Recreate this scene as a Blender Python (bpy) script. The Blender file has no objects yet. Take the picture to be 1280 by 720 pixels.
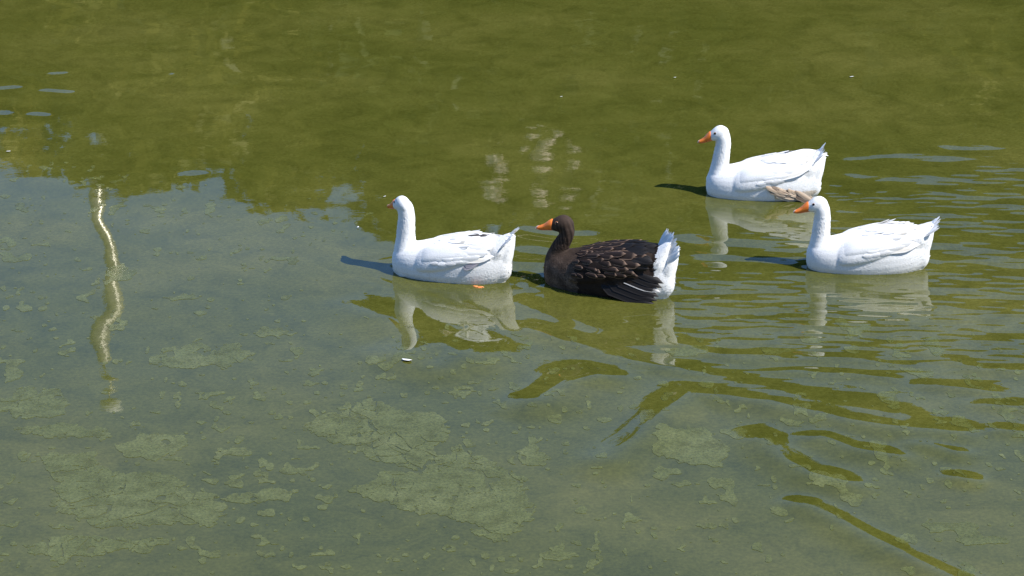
import bpy, bmesh, math, random
import numpy as np
from mathutils import Vector, Matrix, Euler
from mathutils.bvhtree import BVHTree

R = math.radians
scene = bpy.context.scene
col = scene.collection

# ------------------------------------------------------------------ camera
E0, DIST, HFOV = R(22.0), 16.9, R(20.0)
CAM = Vector((0.0, -DIST * math.cos(E0), DIST * math.sin(E0)))
cam_d = bpy.data.cameras.new('camera')
cam_d.sensor_width = 36.0
cam_d.lens = 18.0 / math.tan(HFOV / 2)
cam_d.clip_end = 6000.0
cam = bpy.data.objects.new('camera', cam_d)
cam.location = CAM
cam.rotation_euler = (R(90) - E0, 0, 0)
col.objects.link(cam)
scene.camera = cam

# ------------------------------------------------------------------ sky, sun, exposure
SUN_EL = R(50.0)
SUN_DIR = Vector((math.cos(SUN_EL) * math.cos(R(-24)), math.cos(SUN_EL) * math.sin(R(-24)), math.sin(SUN_EL)))  # towards the sun
world = bpy.data.worlds.new('World')
scene.world = world
world.use_nodes = True
wn = world.node_tree
sky = wn.nodes.new('ShaderNodeTexSky')
sky.sky_type = 'NISHITA'
sky.sun_disc = False
sky.sun_elevation = SUN_EL
sky.sun_rotation = math.atan2(SUN_DIR.x, SUN_DIR.y)
sky.air_density = 1.0
sky.dust_density = 0.0
sky.ozone_density = 9.0
bg = wn.nodes['Background']
bg.inputs['Strength'].default_value = 0.15
wn.links.new(sky.outputs[0], bg.inputs['Color'])
sun_d = bpy.data.lights.new('sun', 'SUN')
sun_d.energy = 5.0
sun_d.angle = R(0.53)
sun_d.color = (1.0, 0.96, 0.9)
sun = bpy.data.objects.new('sun', sun_d)
sun.rotation_euler = SUN_DIR.to_track_quat('Z', 'Y').to_euler()
sun.location = (20, -10, 30)
col.objects.link(sun)
vs = scene.view_settings
vs.view_transform = 'Standard'
vs.look = 'None'
vs.exposure = 0.52
vs.gamma = 1.0
vs.use_curve_mapping = False
scene.cycles.use_denoising = True
scene.cycles.max_bounces = 6

# ------------------------------------------------------------------ helpers
FPX = 640.0 / math.tan(HFOV / 2)

def gp(px, py):
    """photo pixel (1280 x 720) -> point on the water plane"""
    a, b = (px - 640.0) / FPX, -(py - 360.0) / FPX
    d = Vector((a, math.cos(E0) + b * math.sin(E0), -math.sin(E0) + b * math.cos(E0)))
    t = -CAM.z / d.z
    return Vector((CAM.x + d.x * t, CAM.y + d.y * t, 0.0))

def mirrored(px, py, Y):
    """the point at depth Y that still water shows at this pixel"""
    p = gp(px, py)
    d = p - CAM
    t = (Y - p.y) / d.y
    return Vector((p.x + d.x * t, Y, -d.z * t))

def setp(o, label=None, cat=None, group=None, kind=None):
    if label: o['label'] = label
    if cat: o['category'] = cat
    if group: o['group'] = group
    if kind: o['kind'] = kind
    return o

def link(name, mesh, parent=None, mat=None):
    o = bpy.data.objects.new(name, mesh)
    col.objects.link(o)
    if parent: o.parent = parent
    if mat is not None and mesh is not None:
        if not mesh.materials: mesh.materials.append(mat)
    return o

def mesh_from(name, verts, faces, smooth=True):
    me = bpy.data.meshes.new(name)
    me.from_pydata([tuple(v) for v in verts], [], faces)
    me.update()
    if smooth:
        me.polygons.foreach_set('use_smooth', [True] * len(me.polygons))
    return me

def empty(name, loc=(0, 0, 0)):
    o = bpy.data.objects.new(name, None)
    o.location = loc
    o.empty_display_size = 0.1
    col.objects.link(o)
    return o

# --- numpy noise
def _hash(ix, iy, s):
    n = (ix.astype(np.int64) * 374761393 + iy.astype(np.int64) * 668265263 + s * 974711) & 0x7fffffff
    n = ((n ^ (n >> 13)) * 1274126177) & 0x7fffffff
    n = n ^ (n >> 16)
    return (n & 0xffff) / 65535.0

def vnoise(x, y, s=0):
    ix, iy = np.floor(x), np.floor(y)
    fx, fy = x - ix, y - iy
    fx, fy = fx * fx * (3 - 2 * fx), fy * fy * (3 - 2 * fy)
    a, b = _hash(ix, iy, s), _hash(ix + 1, iy, s)
    c, d = _hash(ix, iy + 1, s), _hash(ix + 1, iy + 1, s)
    return (a + (b - a) * fx) * (1 - fy) + (c + (d - c) * fx) * fy

def fbm(x, y, s=0, oct=4):
    v, a, t = 0, 0.5, 0
    for i in range(oct):
        v = v + a * vnoise(x * 2 ** i + 17.3 * i, y * 2 ** i - 9.1 * i, s + i)
        t += a; a *= 0.5
    return v / t

def voronoi(x, y, s=0):
    """distance to the border between the two nearest cells"""
    ix, iy = np.floor(x), np.floor(y)
    f1 = np.full(x.shape, 9.0); f2 = np.full(x.shape, 9.0)
    for di in (-1, 0, 1):
        for dj in (-1, 0, 1):
            cx, cy = ix + di, iy + dj
            d = np.hypot(cx + _hash(cx, cy, s) - x, cy + _hash(cx, cy, s + 7) - y)
            f2 = np.where(d < f1, f1, np.minimum(f2, d))
            f1 = np.minimum(f1, d)
    return f2 - f1

def sstep(a, b, x):
    t = np.clip((x - a) / (b - a), 0, 1)
    return t * t * (3 - 2 * t)

def polyline_dist(X, Y, pts):
    """unsigned distance, signed side (positive = left of travel) and parameter 0..1"""
    best = np.full(X.shape, 1e9); side = np.zeros(X.shape); par = np.zeros(X.shape)
    seg = [math.hypot(pts[i + 1][0] - pts[i][0], pts[i + 1][1] - pts[i][1]) for i in range(len(pts) - 1)]
    tot, acc = sum(seg), 0.0
    for i in range(len(pts) - 1):
        ax, ay = pts[i][:2]; bx, by = pts[i + 1][:2]
        dx, dy = bx - ax, by - ay
        L2 = dx * dx + dy * dy
        t = ((X - ax) * dx + (Y - ay) * dy) / L2
        tc = np.clip(t, 0, 1)
        ex, ey = X - ax - tc * dx, Y - ay - tc * dy
        d = np.hypot(ex, ey)
        m = d < best
        best = np.where(m, d, best)
        side = np.where(m, np.sign(dx * ey - dy * ex), side)
        tt = t if (i == 0) else tc
        tt = np.where(t < 0, (t if i == 0 else tc), np.where(t > 1, (t if i == len(pts) - 2 else tc), t))
        par = np.where(m, (acc + tt * seg[i]) / tot, par)
        acc += seg[i]
    return best, side, par

# --- node helper
def new_mat(name):
    m = bpy.data.materials.new(name)
    m.use_nodes = True
    nt = m.node_tree
    return m, nt, nt.nodes['Principled BSDF']

def N(nt, t, **kw):
    n = nt.nodes.new(t)
    for k, v in kw.items():
        if k in n.inputs: n.inputs[k].default_value = v
        else: setattr(n, k, v)
    return n

def ramp(nt, fac, stops):
    r = nt.nodes.new('ShaderNodeValToRGB')
    while len(r.color_ramp.elements) < len(stops): r.color_ramp.elements.new(0.5)
    for e, (p, c) in zip(r.color_ramp.elements, stops):
        e.position = p
        e.color = c if len(c) == 4 else (*c, 1)
    nt.links.new(fac, r.inputs[0])
    return r

def simple_mat(name, c, rough=.5, metal=0.0, noise=None, spec=None):
    m, nt, b = new_mat(name)
    b.inputs['Base Color'].default_value = (*c, 1)
    b.inputs['Roughness'].default_value = rough
    b.inputs['Metallic'].default_value = metal
    if noise:
        tc = N(nt, 'ShaderNodeTexCoord')
        n1 = N(nt, 'ShaderNodeTexNoise', Scale=noise, Detail=6.0, Roughness=.6)
        nt.links.new(tc.outputs['Object'], n1.inputs['Vector'])
        r = ramp(nt, n1.outputs['Fac'], [(.3, tuple(x * .78 for x in c)), (.7, tuple(min(.9, x * 1.15) for x in c))])
        nt.links.new(r.outputs[0], b.inputs['Base Color'])
    return m

# ------------------------------------------------------------------ water surface shape
GEESE = {  # root pixel (waterline under the middle of the body), heading swing in degrees, size
    1: dict(px=563, py=344, yaw=-15, s=1.0),
    2: dict(px=759, py=360, yaw=-22, s=1.10),
    3: dict(px=952, py=243, yaw=-5, s=1.0),
    4: dict(px=1082, py=334, yaw=-2, s=1.0),
}
for g in GEESE.values(): g['loc'] = gp(g['px'], g['py'])

# wave crests seen in the photograph as bands (photo pixels); the slope beyond each crest mirrors the trees
CRESTS = [  # points, width in m, slope
    ([(632, 512), (668, 496), (700, 472), (735, 460), (790, 462)], .085, .092),
    ([(728, 590), (772, 552), (822, 508), (852, 484), (905, 488), (960, 497), (1010, 507), (1070, 519), (1140, 529), (1225, 538)], .078, .080),
    ([(650, 402), (720, 421), (800, 446), (880, 461), (960, 479), (1040, 496), (1155, 514)], .055, .055),
    ([(958, 535), (985, 562), (1022, 588), (1085, 612)], .065, .11),
    ([(1012, 536), (1072, 557), (1155, 574)], .055, .095),
    ([(1135, 550), (1225, 571)], .045, .10),
    ([(1000, 622), (1060, 652), (1130, 686), (1205, 719), (1260, 742)], .055, .10),
    ([(1180, 593), (1236, 604)], .04, .12),
    ([(1150, 475), (1255, 483)], .04, .06),
    ([(1212, 497), (1290, 505)], .045, .06),
    ([(1238, 530), (1300, 541)], .045, .07),
    ([(950, 458), (1050, 463), (1125, 471)], .035, .05),
    ([(840, 421), (905, 439), (1000, 441), (1105, 447)], .04, .05),
    ([(1180, 440), (1230, 455), (1290, 457)], .04, .05),
    ([(470, 372), (500, 388), (560, 420), (640, 430)], .11, .05),
    ([(500, 428), (552, 450), (612, 430)], .10, .058),
    ([(860, 345), (960, 352), (1050, 372)], .045, .03),
    ([(1160, 372), (1220, 385), (1290, 388)], .05, .035),
    ([(640, 372), (700, 392), (780, 402), (850, 412)], .045, .035),
]
# hollows whose near slope mirrors the open sky inside the trees' reflection
HOLLOWS = [
    ([(1168, 184), (1252, 184)], .035, .065),
    ([(60, 92), (88, 90)], .020, .06), ([(56, 112), (94, 117)], .020, .06),
    ([(0, 110), (28, 107)], .022, .06), ([(202, 104), (216, 92)], .02, .055), ([(38, 141), (64, 143)], .022, .05),
    ([(230, 216), (256, 217)], .03, .04), ([(0, 140), (14, 140)], .03, .05),
    ([(1040, 200), (1130, 196), (1220, 200)], .05, .05),
    ([(1050, 218), (1150, 226), (1270, 222)], .05, .04),
    ([(1190, 250), (1290, 262)], .06, .045),
    ([(1170, 280), (1290, 290)], .07, .045),
    ([(840, 296), (900, 303), (985, 306)], .055, .045),
    ([(645, 282), (700, 290), (760, 292)], .05, .03),
    ([(860, 320), (930, 322), (1000, 326)], .045, .04),
    ([(640, 330), (680, 340)], .05, .04),
    ([(1180, 310), (1290, 330)], .07, .045),
    ([(640, 308), (690, 312)], .05, .04),
]
for lst in (CRESTS, HOLLOWS):
    for i, (pts, w, s) in enumerate(lst):
        lst[i] = ([gp(*p) for p in pts], w * 1.3, s * 1.08)

rw = random.Random(5)
SWELL = []
for lam, ang, slope in ((1.15, 35, .0030), (.78, 62, .0026), (1.7, 110, .0024), (.55, 20, .0018), (.42, 140, .0014), (2.6, 80, .003), (.31, 75, .0012), (.22, 100, .001)):
    k = 2 * math.pi / lam
    SWELL.append((k * math.cos(R(ang)), k * math.sin(R(ang)), slope / k, rw.uniform(0, 6.28)))

def height(X, Y):
    h = np.zeros(X.shape)
    fade = (1 - sstep(4.3, 6.0, np.abs(X))) * (1 - sstep(6.5, 8.5, Y)) * (1 - sstep(4.2, 5.5, -Y))
    for kx, ky, a, ph in SWELL:
        h += a * np.sin(kx * X + ky * Y + ph)
    jx = (fbm(X * 1.7, Y * 1.7, 40, 3) - .5)
    jy = (fbm(X * 1.7 + 31, Y * 1.7, 50, 3) - .5)
    for lst, sg in ((CRESTS, 1), (HOLLOWS, -1)):
        for pts, w, slope in lst:
            x0 = min(p.x for p in pts) - 6 * w; x1 = max(p.x for p in pts) + 6 * w
            y0 = min(p.y for p in pts) - 6 * w; y1 = max(p.y for p in pts) + 6 * w
            m = (X > x0) & (X < x1) & (Y > y0) & (Y < y1)
            if not m.any(): continue
            xs, ys = X[m] + .10 * jx[m], Y[m] + .10 * jy[m]
            d, side, par = polyline_dist(xs, ys, pts)
            ddx = pts[-1].x - pts[0].x
            far = side * (1 if ddx > 0 else -1)          # positive = beyond the crest as seen from the near bank
            L = sum((pts[i + 1] - pts[i]).length for i in range(len(pts) - 1))
            # end taper
            dd = d * far + w
            e = np.where(par < 0, -par, np.where(par > 1, par - 1, 0)) * L
            inn = sstep(-1.1 * w, 1.9 * w, np.minimum(par, 1 - par) * L)
            A = slope * w / .606
            h[m] += A * np.exp(-dd * dd / (2 * w * w)) * inn * sg
    # wakes of the four birds
    for i, g in GEESE.items():
        c, s = math.cos(R(g['yaw'])), math.sin(R(g['yaw']))
        x, y = X - g['loc'].x, Y - g['loc'].y
        r, t = x * c + y * s, -x * s + y * c
        rb = r + .36
        wob = .10 * (fbm(X * 2.3, Y * 2.3, 60 + i, 3) - .5)
        for sg, amp in ((1, .7), (-1, .8)):
            off = sg * t - .33 * np.maximum(rb, 0) - .06
            for lam, sl, ca in ((.34, .016, 35), (.19, .014, 30), (.105, .012, 24)):
                nx, ny = math.sin(R(ca)), math.cos(R(ca))
                env = np.exp(-(off / (.09 + .09 * np.maximum(rb, 0))) ** 2) * sstep(-.05, .15, rb) * np.exp(-np.maximum(rb, 0) / 1.9)
                k = 2 * math.pi / lam
                h += amp * sl / k * env * np.sin(k * (nx * rb - ny * sg * t + wob * (lam / .2)))
        # ripples straight behind
        env = np.exp(-(t / (.16 + .16 * np.maximum(r, 0))) ** 2) * sstep(.15, .5, r) * np.exp(-np.maximum(r, 0) / 1.6)
        amp = {1: .5, 2: 1.0, 3: 1.0, 4: 1.15}[i]
        for lam, sl, an in ((.16, .028, 95), (.10, .034, 80), (.072, .036, 104), (.055, .03, 92), (.27, .018, 88)):
            k = 2 * math.pi / lam
            h += amp * env * sl / k * np.sin(k * (math.cos(R(an)) * X + math.sin(R(an)) * Y + 1.6 * wob))
        # rings running out round the body
        q = np.hypot(r * .55, t * 1.0)
        k = 2 * math.pi / .085
        h += .034 / k * np.sin(k * q + 4 * wob) * np.exp(-((q - .25) / .09) ** 2)
    # choppy reach on the right, stirred by the flock
    m = 1.3 * sstep(.2, 1.7, X - .8 * np.maximum(Y, 0)) * sstep(-1.9, -.4, Y) * (1 - sstep(1.9, 3.0, Y))
    m = m * (.45 + 1.1 * fbm(X * .9, Y * 1.6, 77, 3))
    wob = fbm(X * 1.5, Y * 2.5, 70, 3)
    for lam, sl, an in ((.24, .013, 80), (.15, .017, 97), (.10, .019, 72), (.072, .020, 92), (.4, .010, 100), (.055, .014, 84)):
        k = 2 * math.pi / lam
        h += m * sl / k * np.sin(k * (math.cos(R(an)) * X + math.sin(R(an)) * Y) + 5 * wob)
    return h * fade

def graded(a, b, step, lo, hi):
    v = list(np.arange(a, b + step * .5, step))
    s, x = step, v[-1]
    while x < hi:
        s *= 1.35; x += s; v.append(x)
    s, x, pre = step, v[0], []
    while x > lo:
        s *= 1.35; x -= s; pre.append(x)
    return np.array(pre[::-1] + v)

def water_material():
    m, nt, b = new_mat('turbid_pond_water')
    tc = N(nt, 'ShaderNodeTexCoord')
    n1 = N(nt, 'ShaderNodeTexNoise', Scale=.55, Detail=5.0, Roughness=.6)
    mp = N(nt, 'ShaderNodeMapping'); mp.inputs['Scale'].default_value = (1, 1.3, 1)
    nt.links.new(tc.outputs['Object'], mp.inputs[0]); nt.links.new(mp.outputs[0], n1.inputs['Vector'])
    n2 = N(nt, 'ShaderNodeTexNoise', Scale=45.0, Detail=6.0, Roughness=.72)
    nt.links.new(tc.outputs['Object'], n2.inputs['Vector'])
    n3 = N(nt, 'ShaderNodeTexNoise', Scale=4.0, Detail=8.0, Roughness=.65, Distortion=.8)
    nt.links.new(tc.outputs['Object'], n3.inputs['Vector'])
    r1 = ramp(nt, n1.outputs['Fac'], [(.30, (.055, .060, .009)), (.5, (.070, .0725, .0125)), (.72, (.098, .095, .020))])  # algae density tones, contrast raised to imitate light and dark tree reflections
    r3 = ramp(nt, n3.outputs['Fac'], [(.32, (.77, .79, .75)), (.52, (1, 1, 1)), (.73, (1.18, 1.16, 1.25))])  # mid-size blotches, strengthened in the colour for broken tree reflections
    r2 = ramp(nt, n2.outputs['Fac'], [(.32, (.78, .79, .76)), (.5, (1, 1, 1)), (.66, (1.22, 1.21, 1.3))])
    mx = N(nt, 'ShaderNodeMix', data_type='RGBA', blend_type='MULTIPLY'); mx.inputs[0].default_value = 1
    nt.links.new(r1.outputs[0], mx.inputs[6]); nt.links.new(r2.outputs[0], mx.inputs[7])
    mx2 = N(nt, 'ShaderNodeMix', data_type='RGBA', blend_type='MULTIPLY'); mx2.inputs[0].default_value = 1
    nt.links.new(mx.outputs[2], mx2.inputs[6]); nt.links.new(r3.outputs[0], mx2.inputs[7])
    nt.links.new(mx2.outputs[2], b.inputs['Base Color'])
    b.inputs['IOR'].default_value = 1.5
    b.inputs['Roughness'].default_value = .012
    bp = N(nt, 'ShaderNodeBump', Strength=.12, Distance=.0005)
    n4 = N(nt, 'ShaderNodeTexNoise', Scale=26.0, Detail=3.0, Roughness=.5)
    nt.links.new(tc.outputs['Object'], n4.inputs['Vector'])
    nt.links.new(n4.outputs['Fac'], bp.inputs['Height'])
    nt.links.new(bp.outputs[0], b.inputs['Normal'])
    return m

gx = graded(-4.15, 4.15, .020, -75, 75)
gy = graded(-3.95, 5.9, .0115, -12.5, 42)
GX, GY = np.meshgrid(gx, gy)
HZ = height(GX, GY)
nx_, ny_ = len(gx), len(gy)
wm = bpy.data.meshes.new('pond_water')
wm.vertices.add(nx_ * ny_)
wm.vertices.foreach_set('co', np.stack([GX, GY, HZ], -1).astype(np.float32).ravel())
ii, jj = np.meshgrid(np.arange(nx_ - 1), np.arange(ny_ - 1))
q0 = (jj * nx_ + ii).ravel()
quads = np.stack([q0, q0 + 1, q0 + 1 + nx_, q0 + nx_], -1).astype(np.int32)
nq = len(quads)
wm.loops.add(nq * 4); wm.loops.foreach_set('vertex_index', quads.ravel())
wm.polygons.add(nq)
wm.polygons.foreach_set('loop_start', np.arange(0, nq * 4, 4, dtype=np.int32))
wm.polygons.foreach_set('use_smooth', np.ones(nq, dtype=bool))
wm.update(calc_edges=True); wm.validate()
setp(link('pond_water', wm, mat=water_material()), kind='structure')

# ------------------------------------------------------------------ terrain
def terrain_z(x, y):
    far = sstep(27.0, 31.5, y + 1.2 * math.sin(x * .21) + .5 * math.sin(x * .63 + 1))
    near = sstep(9.5, 14.5, -y)
    side = sstep(44, 52, abs(x))
    z = -1.2 + 2.1 * max(far, side) + 5.6 * near
    z += .25 * math.sin(x * .13 + y * .09) * max(far, side) + max(0, y - 60) * .004
    return float(z)

def ground_material():
    m, nt, b = new_mat('bank_grass_soil')
    tc = N(nt, 'ShaderNodeTexCoord')
    n1 = N(nt, 'ShaderNodeTexNoise', Scale=.35, Detail=8.0, Roughness=.65)
    nt.links.new(tc.outputs['Object'], n1.inputs['Vector'])
    r = ramp(nt, n1.outputs['Fac'], [(.3, (.045, .06, .018)), (.55, (.085, .09, .03)), (.72, (.16, .13, .06))])
    nt.links.new(r.outputs[0], b.inputs['Base Color'])
    b.inputs['Roughness'].default_value = .95
    n2 = N(nt, 'ShaderNodeTexNoise', Scale=9.0, Detail=6.0)
    nt.links.new(tc.outputs['Object'], n2.inputs['Vector'])
    bp = N(nt, 'ShaderNodeBump', Strength=.6, Distance=.1)
    nt.links.new(n2.outputs['Fac'], bp.inputs['Height']); nt.links.new(bp.outputs[0], b.inputs['Normal'])
    return m

tx = graded(-60, 60, 1.5, -2500, 2500)
ty = graded(-24, 60, .9, -2500, 2500)
tv = [(x, y, terrain_z(x, y)) for y in ty for x in tx]
tf = [(j * len(tx) + i, j * len(tx) + i + 1, (j + 1) * len(tx) + i + 1, (j + 1) * len(tx) + i) for j in range(len(ty) - 1) for i in range(len(tx) - 1)]
setp(link('ground', mesh_from('ground', tv, tf), mat=ground_material()), kind='structure')

# ------------------------------------------------------------------ trees on the far bank (seen in the water)
def leaf_material(name, c0, c1, c2):
    m, nt, b = new_mat(name)
    oi = N(nt, 'ShaderNodeNewGeometry')
    r = ramp(nt, oi.outputs['Random Per Island'], [(0, c0), (.5, c1), (1, c2)])
    nt.links.new(r.outputs[0], b.inputs['Base Color'])
    b.inputs['Roughness'].default_value = .6
    tr = N(nt, 'ShaderNodeBsdfTranslucent')
    nt.links.new(r.outputs[0], tr.inputs[0])
    mx = N(nt, 'ShaderNodeMixShader'); mx.inputs[0].default_value = .3
    nt.links.new(b.outputs[0], mx.inputs[1]); nt.links.new(tr.outputs[0], mx.inputs[2])
    nt.links.new(mx.outputs[0], nt.nodes['Material Output'].inputs[0])
    return m

def bark_material():
    m, nt, b = new_mat('bark')
    tc = N(nt, 'ShaderNodeTexCoord')
    n1 = N(nt, 'ShaderNodeTexNoise', Scale=6.0, Detail=8.0)
    mp = N(nt, 'ShaderNodeMapping'); mp.inputs['Scale'].default_value = (3, 3, .4)
    nt.links.new(tc.outputs['Object'], mp.inputs[0]); nt.links.new(mp.outputs[0], n1.inputs['Vector'])
    r = ramp(nt, n1.outputs['Fac'], [(.35, (.05, .038, .028)), (.65, (.15, .12, .09))])
    nt.links.new(r.outputs[0], b.inputs['Base Color'])
    b.inputs['Roughness'].default_value = .9
    bp = N(nt, 'ShaderNodeBump', Strength=.8, Distance=.05)
    nt.links.new(n1.outputs['Fac'], bp.inputs['Height']); nt.links.new(bp.outputs[0], b.inputs['Normal'])
    return m

BARK = bark_material()
LEAF = {
    'green': leaf_material('leaves_green', (.045, .06, .012), (.065, .085, .018), (.10, .115, .028)),
    'olive': leaf_material('leaves_olive', (.11, .105, .02), (.19, .17, .035), (.27, .235, .06)),
    'straw': leaf_material('leaves_straw', (.20, .17, .035), (.34, .28, .07), (.46, .37, .11)),
    'dark': leaf_material('leaves_dark', (.028, .04, .010), (.042, .058, .014), (.065, .08, .02)),
}

def tube(verts, faces, pts, rad, n=8):
    base = len(verts)
    for i, p in enumerate(pts):
        d = (pts[min(i + 1, len(pts) - 1)] - pts[max(i - 1, 0)]).normalized()
        a = d.cross(Vector((.3, .9, .1))).normalized(); b = d.cross(a)
        for k in range(n):
            t = 2 * math.pi * k / n
            verts.append(p + (a * math.cos(t) + b * math.sin(t)) * rad[i])
    for i in range(len(pts) - 1):
        for k in range(n):
            faces.append((base + i * n + k, base + i * n + (k + 1) % n, base + (i + 1) * n + (k + 1) % n, base + (i + 1) * n + k))
    faces.append(tuple(base + (len(pts) - 1) * n + k for k in range(n)))
    faces.append(tuple(base + k for k in range(n))[::-1])

def make_tree(x, y, top, rx, kind, label, seed, leaves=9000, low=.3):
    rnd = random.Random(seed)
    z0 = terrain_z(x, y) - .15
    H = top - z0
    root = empty('bank_tree', (x, y, z0))
    setp(root, label, 'tree', 'trees on the far bank')
    v, f = [], []
    bend = Vector((rnd.uniform(-.5, .5), rnd.uniform(-.4, .4), 0))
    tp = [Vector((0, 0, H * t)) + bend * math.sin(t * 2.5) for t in (0, .04, .15, .3, .5, .7, .85)]
    r0 = .028 * H
    tube(v, f, tp, [r0 * 1.5, r0 * 1.1, r0 * .9, r0 * .75, r0 * .5, r0 * .28, r0 * .08], 10)
    lobes = []
    nl = 17
    for i in range(nl):
        t = low + (1 - low) * (i + .5) / nl
        w = math.sin(math.pi * min(1, max(0, (t - low + .10) / (1.06 - low + .1)))) ** .7
        a = i * 2.4 + rnd.uniform(-.4, .4)
        rr = rx * w * rnd.uniform(.35, .72)
        size = rx * rnd.uniform(.36, .55) * (.55 + .45 * w)
        c = Vector((math.cos(a) * rr, math.sin(a) * rr, min(H * t, H - size * .75))) + bend * .5
        lobes.append((c, size))
        s = tp[2 + min(3, int(t * 4.5))]
        mid = (s + c) * .5 + Vector((0, 0, -.05 * H * rnd.random()))
        tube(v, f, [s, mid, c], [r0 * .32, r0 * .2, r0 * .05], 6)
    top_l = (Vector((bend.x * .5, bend.y * .5, H - rx * .42)), rx * .42)
    lobes.append(top_l); lobes.append((Vector((0, 0, H * (low + .55 * (1 - low)))), rx * .7))
    trunk = link('trunk', mesh_from('trunk', v, f), root, BARK)
    lv, lf = [], []
    tw = sum(s ** 2 for c, s in lobes)
    for c, s in lobes:
        n = int(leaves * s ** 2 / tw)
        for k in range(n):
            d = Vector((rnd.gauss(0, 1), rnd.gauss(0, 1), rnd.gauss(0, 1))).normalized()
            r = s * (rnd.random() ** .33) * (1 + .16 * math.sin(d.x * 7 + c.x) * math.sin(d.z * 6 + c.z) + rnd.uniform(-.06, .1))
            p = c + Vector((d.x * r, d.y * r, d.z * r * .82))
            L = rnd.uniform(.13, .27)
            ax = Vector((rnd.gauss(0, 1), rnd.gauss(0, 1), rnd.gauss(0, .6))).normalized()
            ay = ax.cross(Vector((rnd.gauss(0, .5), rnd.gauss(0, .5), 1))).normalized() * L * .62
            ax = ax * L
            b = len(lv)
            lv += [p - ax, p - ax * .1 + ay, p + ax, p - ax * .1 - ay]
            lf.append((b, b + 1, b + 2, b + 3))
    link('crown', mesh_from('crown', lv, lf, smooth=False), root, LEAF[kind])
    return root

YB = 36.0
TREES = [  # pixel of the mirrored top, depth, half width of the crown, leaf kind, label
    (-170, 150, 36.5, 3.1, 'dark', 'dark leafed tree at the end of the row, on the lamp mast side'),
    (10, 156, 36.0, 2.9, 'straw', 'straw yellow tree on the far bank beside the lamp mast'),
    (205, 214, 35.0, 2.6, 'olive', 'olive green rounded tree growing in front of the lamp mast'),
    (350, 236, 36.5, 2.7, 'olive', 'olive rounded tree, first one past the lamp mast'),
    (520, 300, 35.5, 2.7, 'green', 'green tree between the low rounded trees and the tall row'),
    (690, 372, 36.0, 2.9, 'dark', 'tall dark tree with a full crown and added pale pink clusters, first of the tall row'),
    (880, 385, 37.0, 3.1, 'green', 'tall mid green tree in the middle of the tall row'),
    (1075, 392, 36.0, 3.0, 'dark', 'tall dark tree beside the yellowish tree of the tall row'),
    (1260, 380, 35.5, 3.0, 'olive', 'tall yellowish green tree near the far end of the row'),
    (1450, 385, 36.5, 3.2, 'green', 'tall mid green tree closing the far end of the row'),
]
for i, (px, py, Y, rx, kind, lab) in enumerate(TREES):
    p = mirrored(px, py, Y)
    make_tree(p.x, Y, p.z, rx, kind, lab, 100 + i, low=.30)
# invented pale clusters on one tree, added to make light spots in the reflection
ADDED_PALE = simple_mat('added_pale_pink', (.80, .62, .50), .8, 0, 3)
tree_b = [o for o in bpy.data.objects if o.get('label', '').startswith('tall dark tree with a full')][0]
rb = random.Random(8)
for (px, py, sz) in ((618, 206, .15), (628, 219, .11), (672, 170, .08), (658, 187, .09), (692, 190, .10), (678, 205, .13), (713, 214, .11)):
    p = mirrored(px, py, 33.0)
    bm = bmesh.new(); bmesh.ops.create_icosphere(bm, subdivisions=3, radius=1)
    for q in bm.verts:
        n = q.co.copy()
        q.co = Vector((n.x * 1.2, n.y, n.z * .9)) * sz * (.75 + .28 * math.sin(n.x * 5 + px) * math.sin(n.z * 6 + py) + rb.uniform(0, .35))
    me = bpy.data.meshes.new('added_pale_cluster'); bm.to_mesh(me); bm.free()
    o = link('added_pale_cluster', me, tree_b, ADDED_PALE)
    o.location = p - tree_b.location
# lower, wider growth behind closes the gaps between the crowns
BACK = [(-60, 125, 'dark'), (88, 172, 'green'), (285, 165, 'dark'), (450, 190, 'olive'), (610, 255, 'green'), (790, 300, 'dark'), (980, 310, 'green'), (1165, 315, 'dark'), (1360, 305, 'green')]
for i, (px, py, kind) in enumerate(BACK):
    p = mirrored(px, py, 41.0)
    make_tree(p.x, 41.0, p.z, 3.3, kind, {'dark': 'dark tree of the lower back row behind the bank trees', 'green': 'mid green tree of the lower back row behind the bank trees',
              'olive': 'olive tree of the lower back row behind the bank trees'}[kind], 300 + i, leaves=7000, low=.25)

# ------------------------------------------------------------------ lamp mast behind the trees
def lathe(profile, n=20):
    v, f = [], []
    for r, z in profile:
        for k in range(n):
            a = 2 * math.pi * k / n
            v.append(Vector((r * math.cos(a), r * math.sin(a), z)))
    m = len(profile)
    for i in range(m - 1):
        for k in range(n):
            f.append((i * n + k, i * n + (k + 1) % n, (i + 1) * n + (k + 1) % n, (i + 1) * n + k))
    f.append(tuple(range(n))[::-1]); f.append(tuple((m - 1) * n + k for k in range(n)))
    return v, f

MAST = simple_mat('pale_painted_steel', (.46, .43, .33), .28, .25, 1.2)
LAMPGLASS = simple_mat('milky_lamp_glass', (.82, .8, .74), .2)
YM = 39.0
pt = mirrored(138, 430, YM)
lt = mirrored(152, 506, YM)
mz = terrain_z(pt.x, YM) - .2
mast = empty('lamp_mast', (pt.x, YM, mz))
setp(mast, 'tall pale lamp mast rising above the trees of the far bank', 'lamp post')
v, f = lathe([(.26, 0), (.26, .5), (.19, .6), (.18, 4), (.155, pt.z - mz), (.03, pt.z - mz + .12)], 20)
link('pole', mesh_from('pole', v, f), mast, MAST)
hz = lt.z - mz
v, f = lathe([(.02, pt.z - mz), (.02, hz - .3)], 10)
link('stem', mesh_from('stem', v, f), mast, MAST)
cz = mirrored(126, 460, YM).z - mz
v, f = lathe([(.03, cz - .10), (.17, cz - .05), (.19, cz), (.16, cz + .06), (.03, cz + .1)], 18)
link('collar', mesh_from('collar', v, f), mast, MAST)
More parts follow.
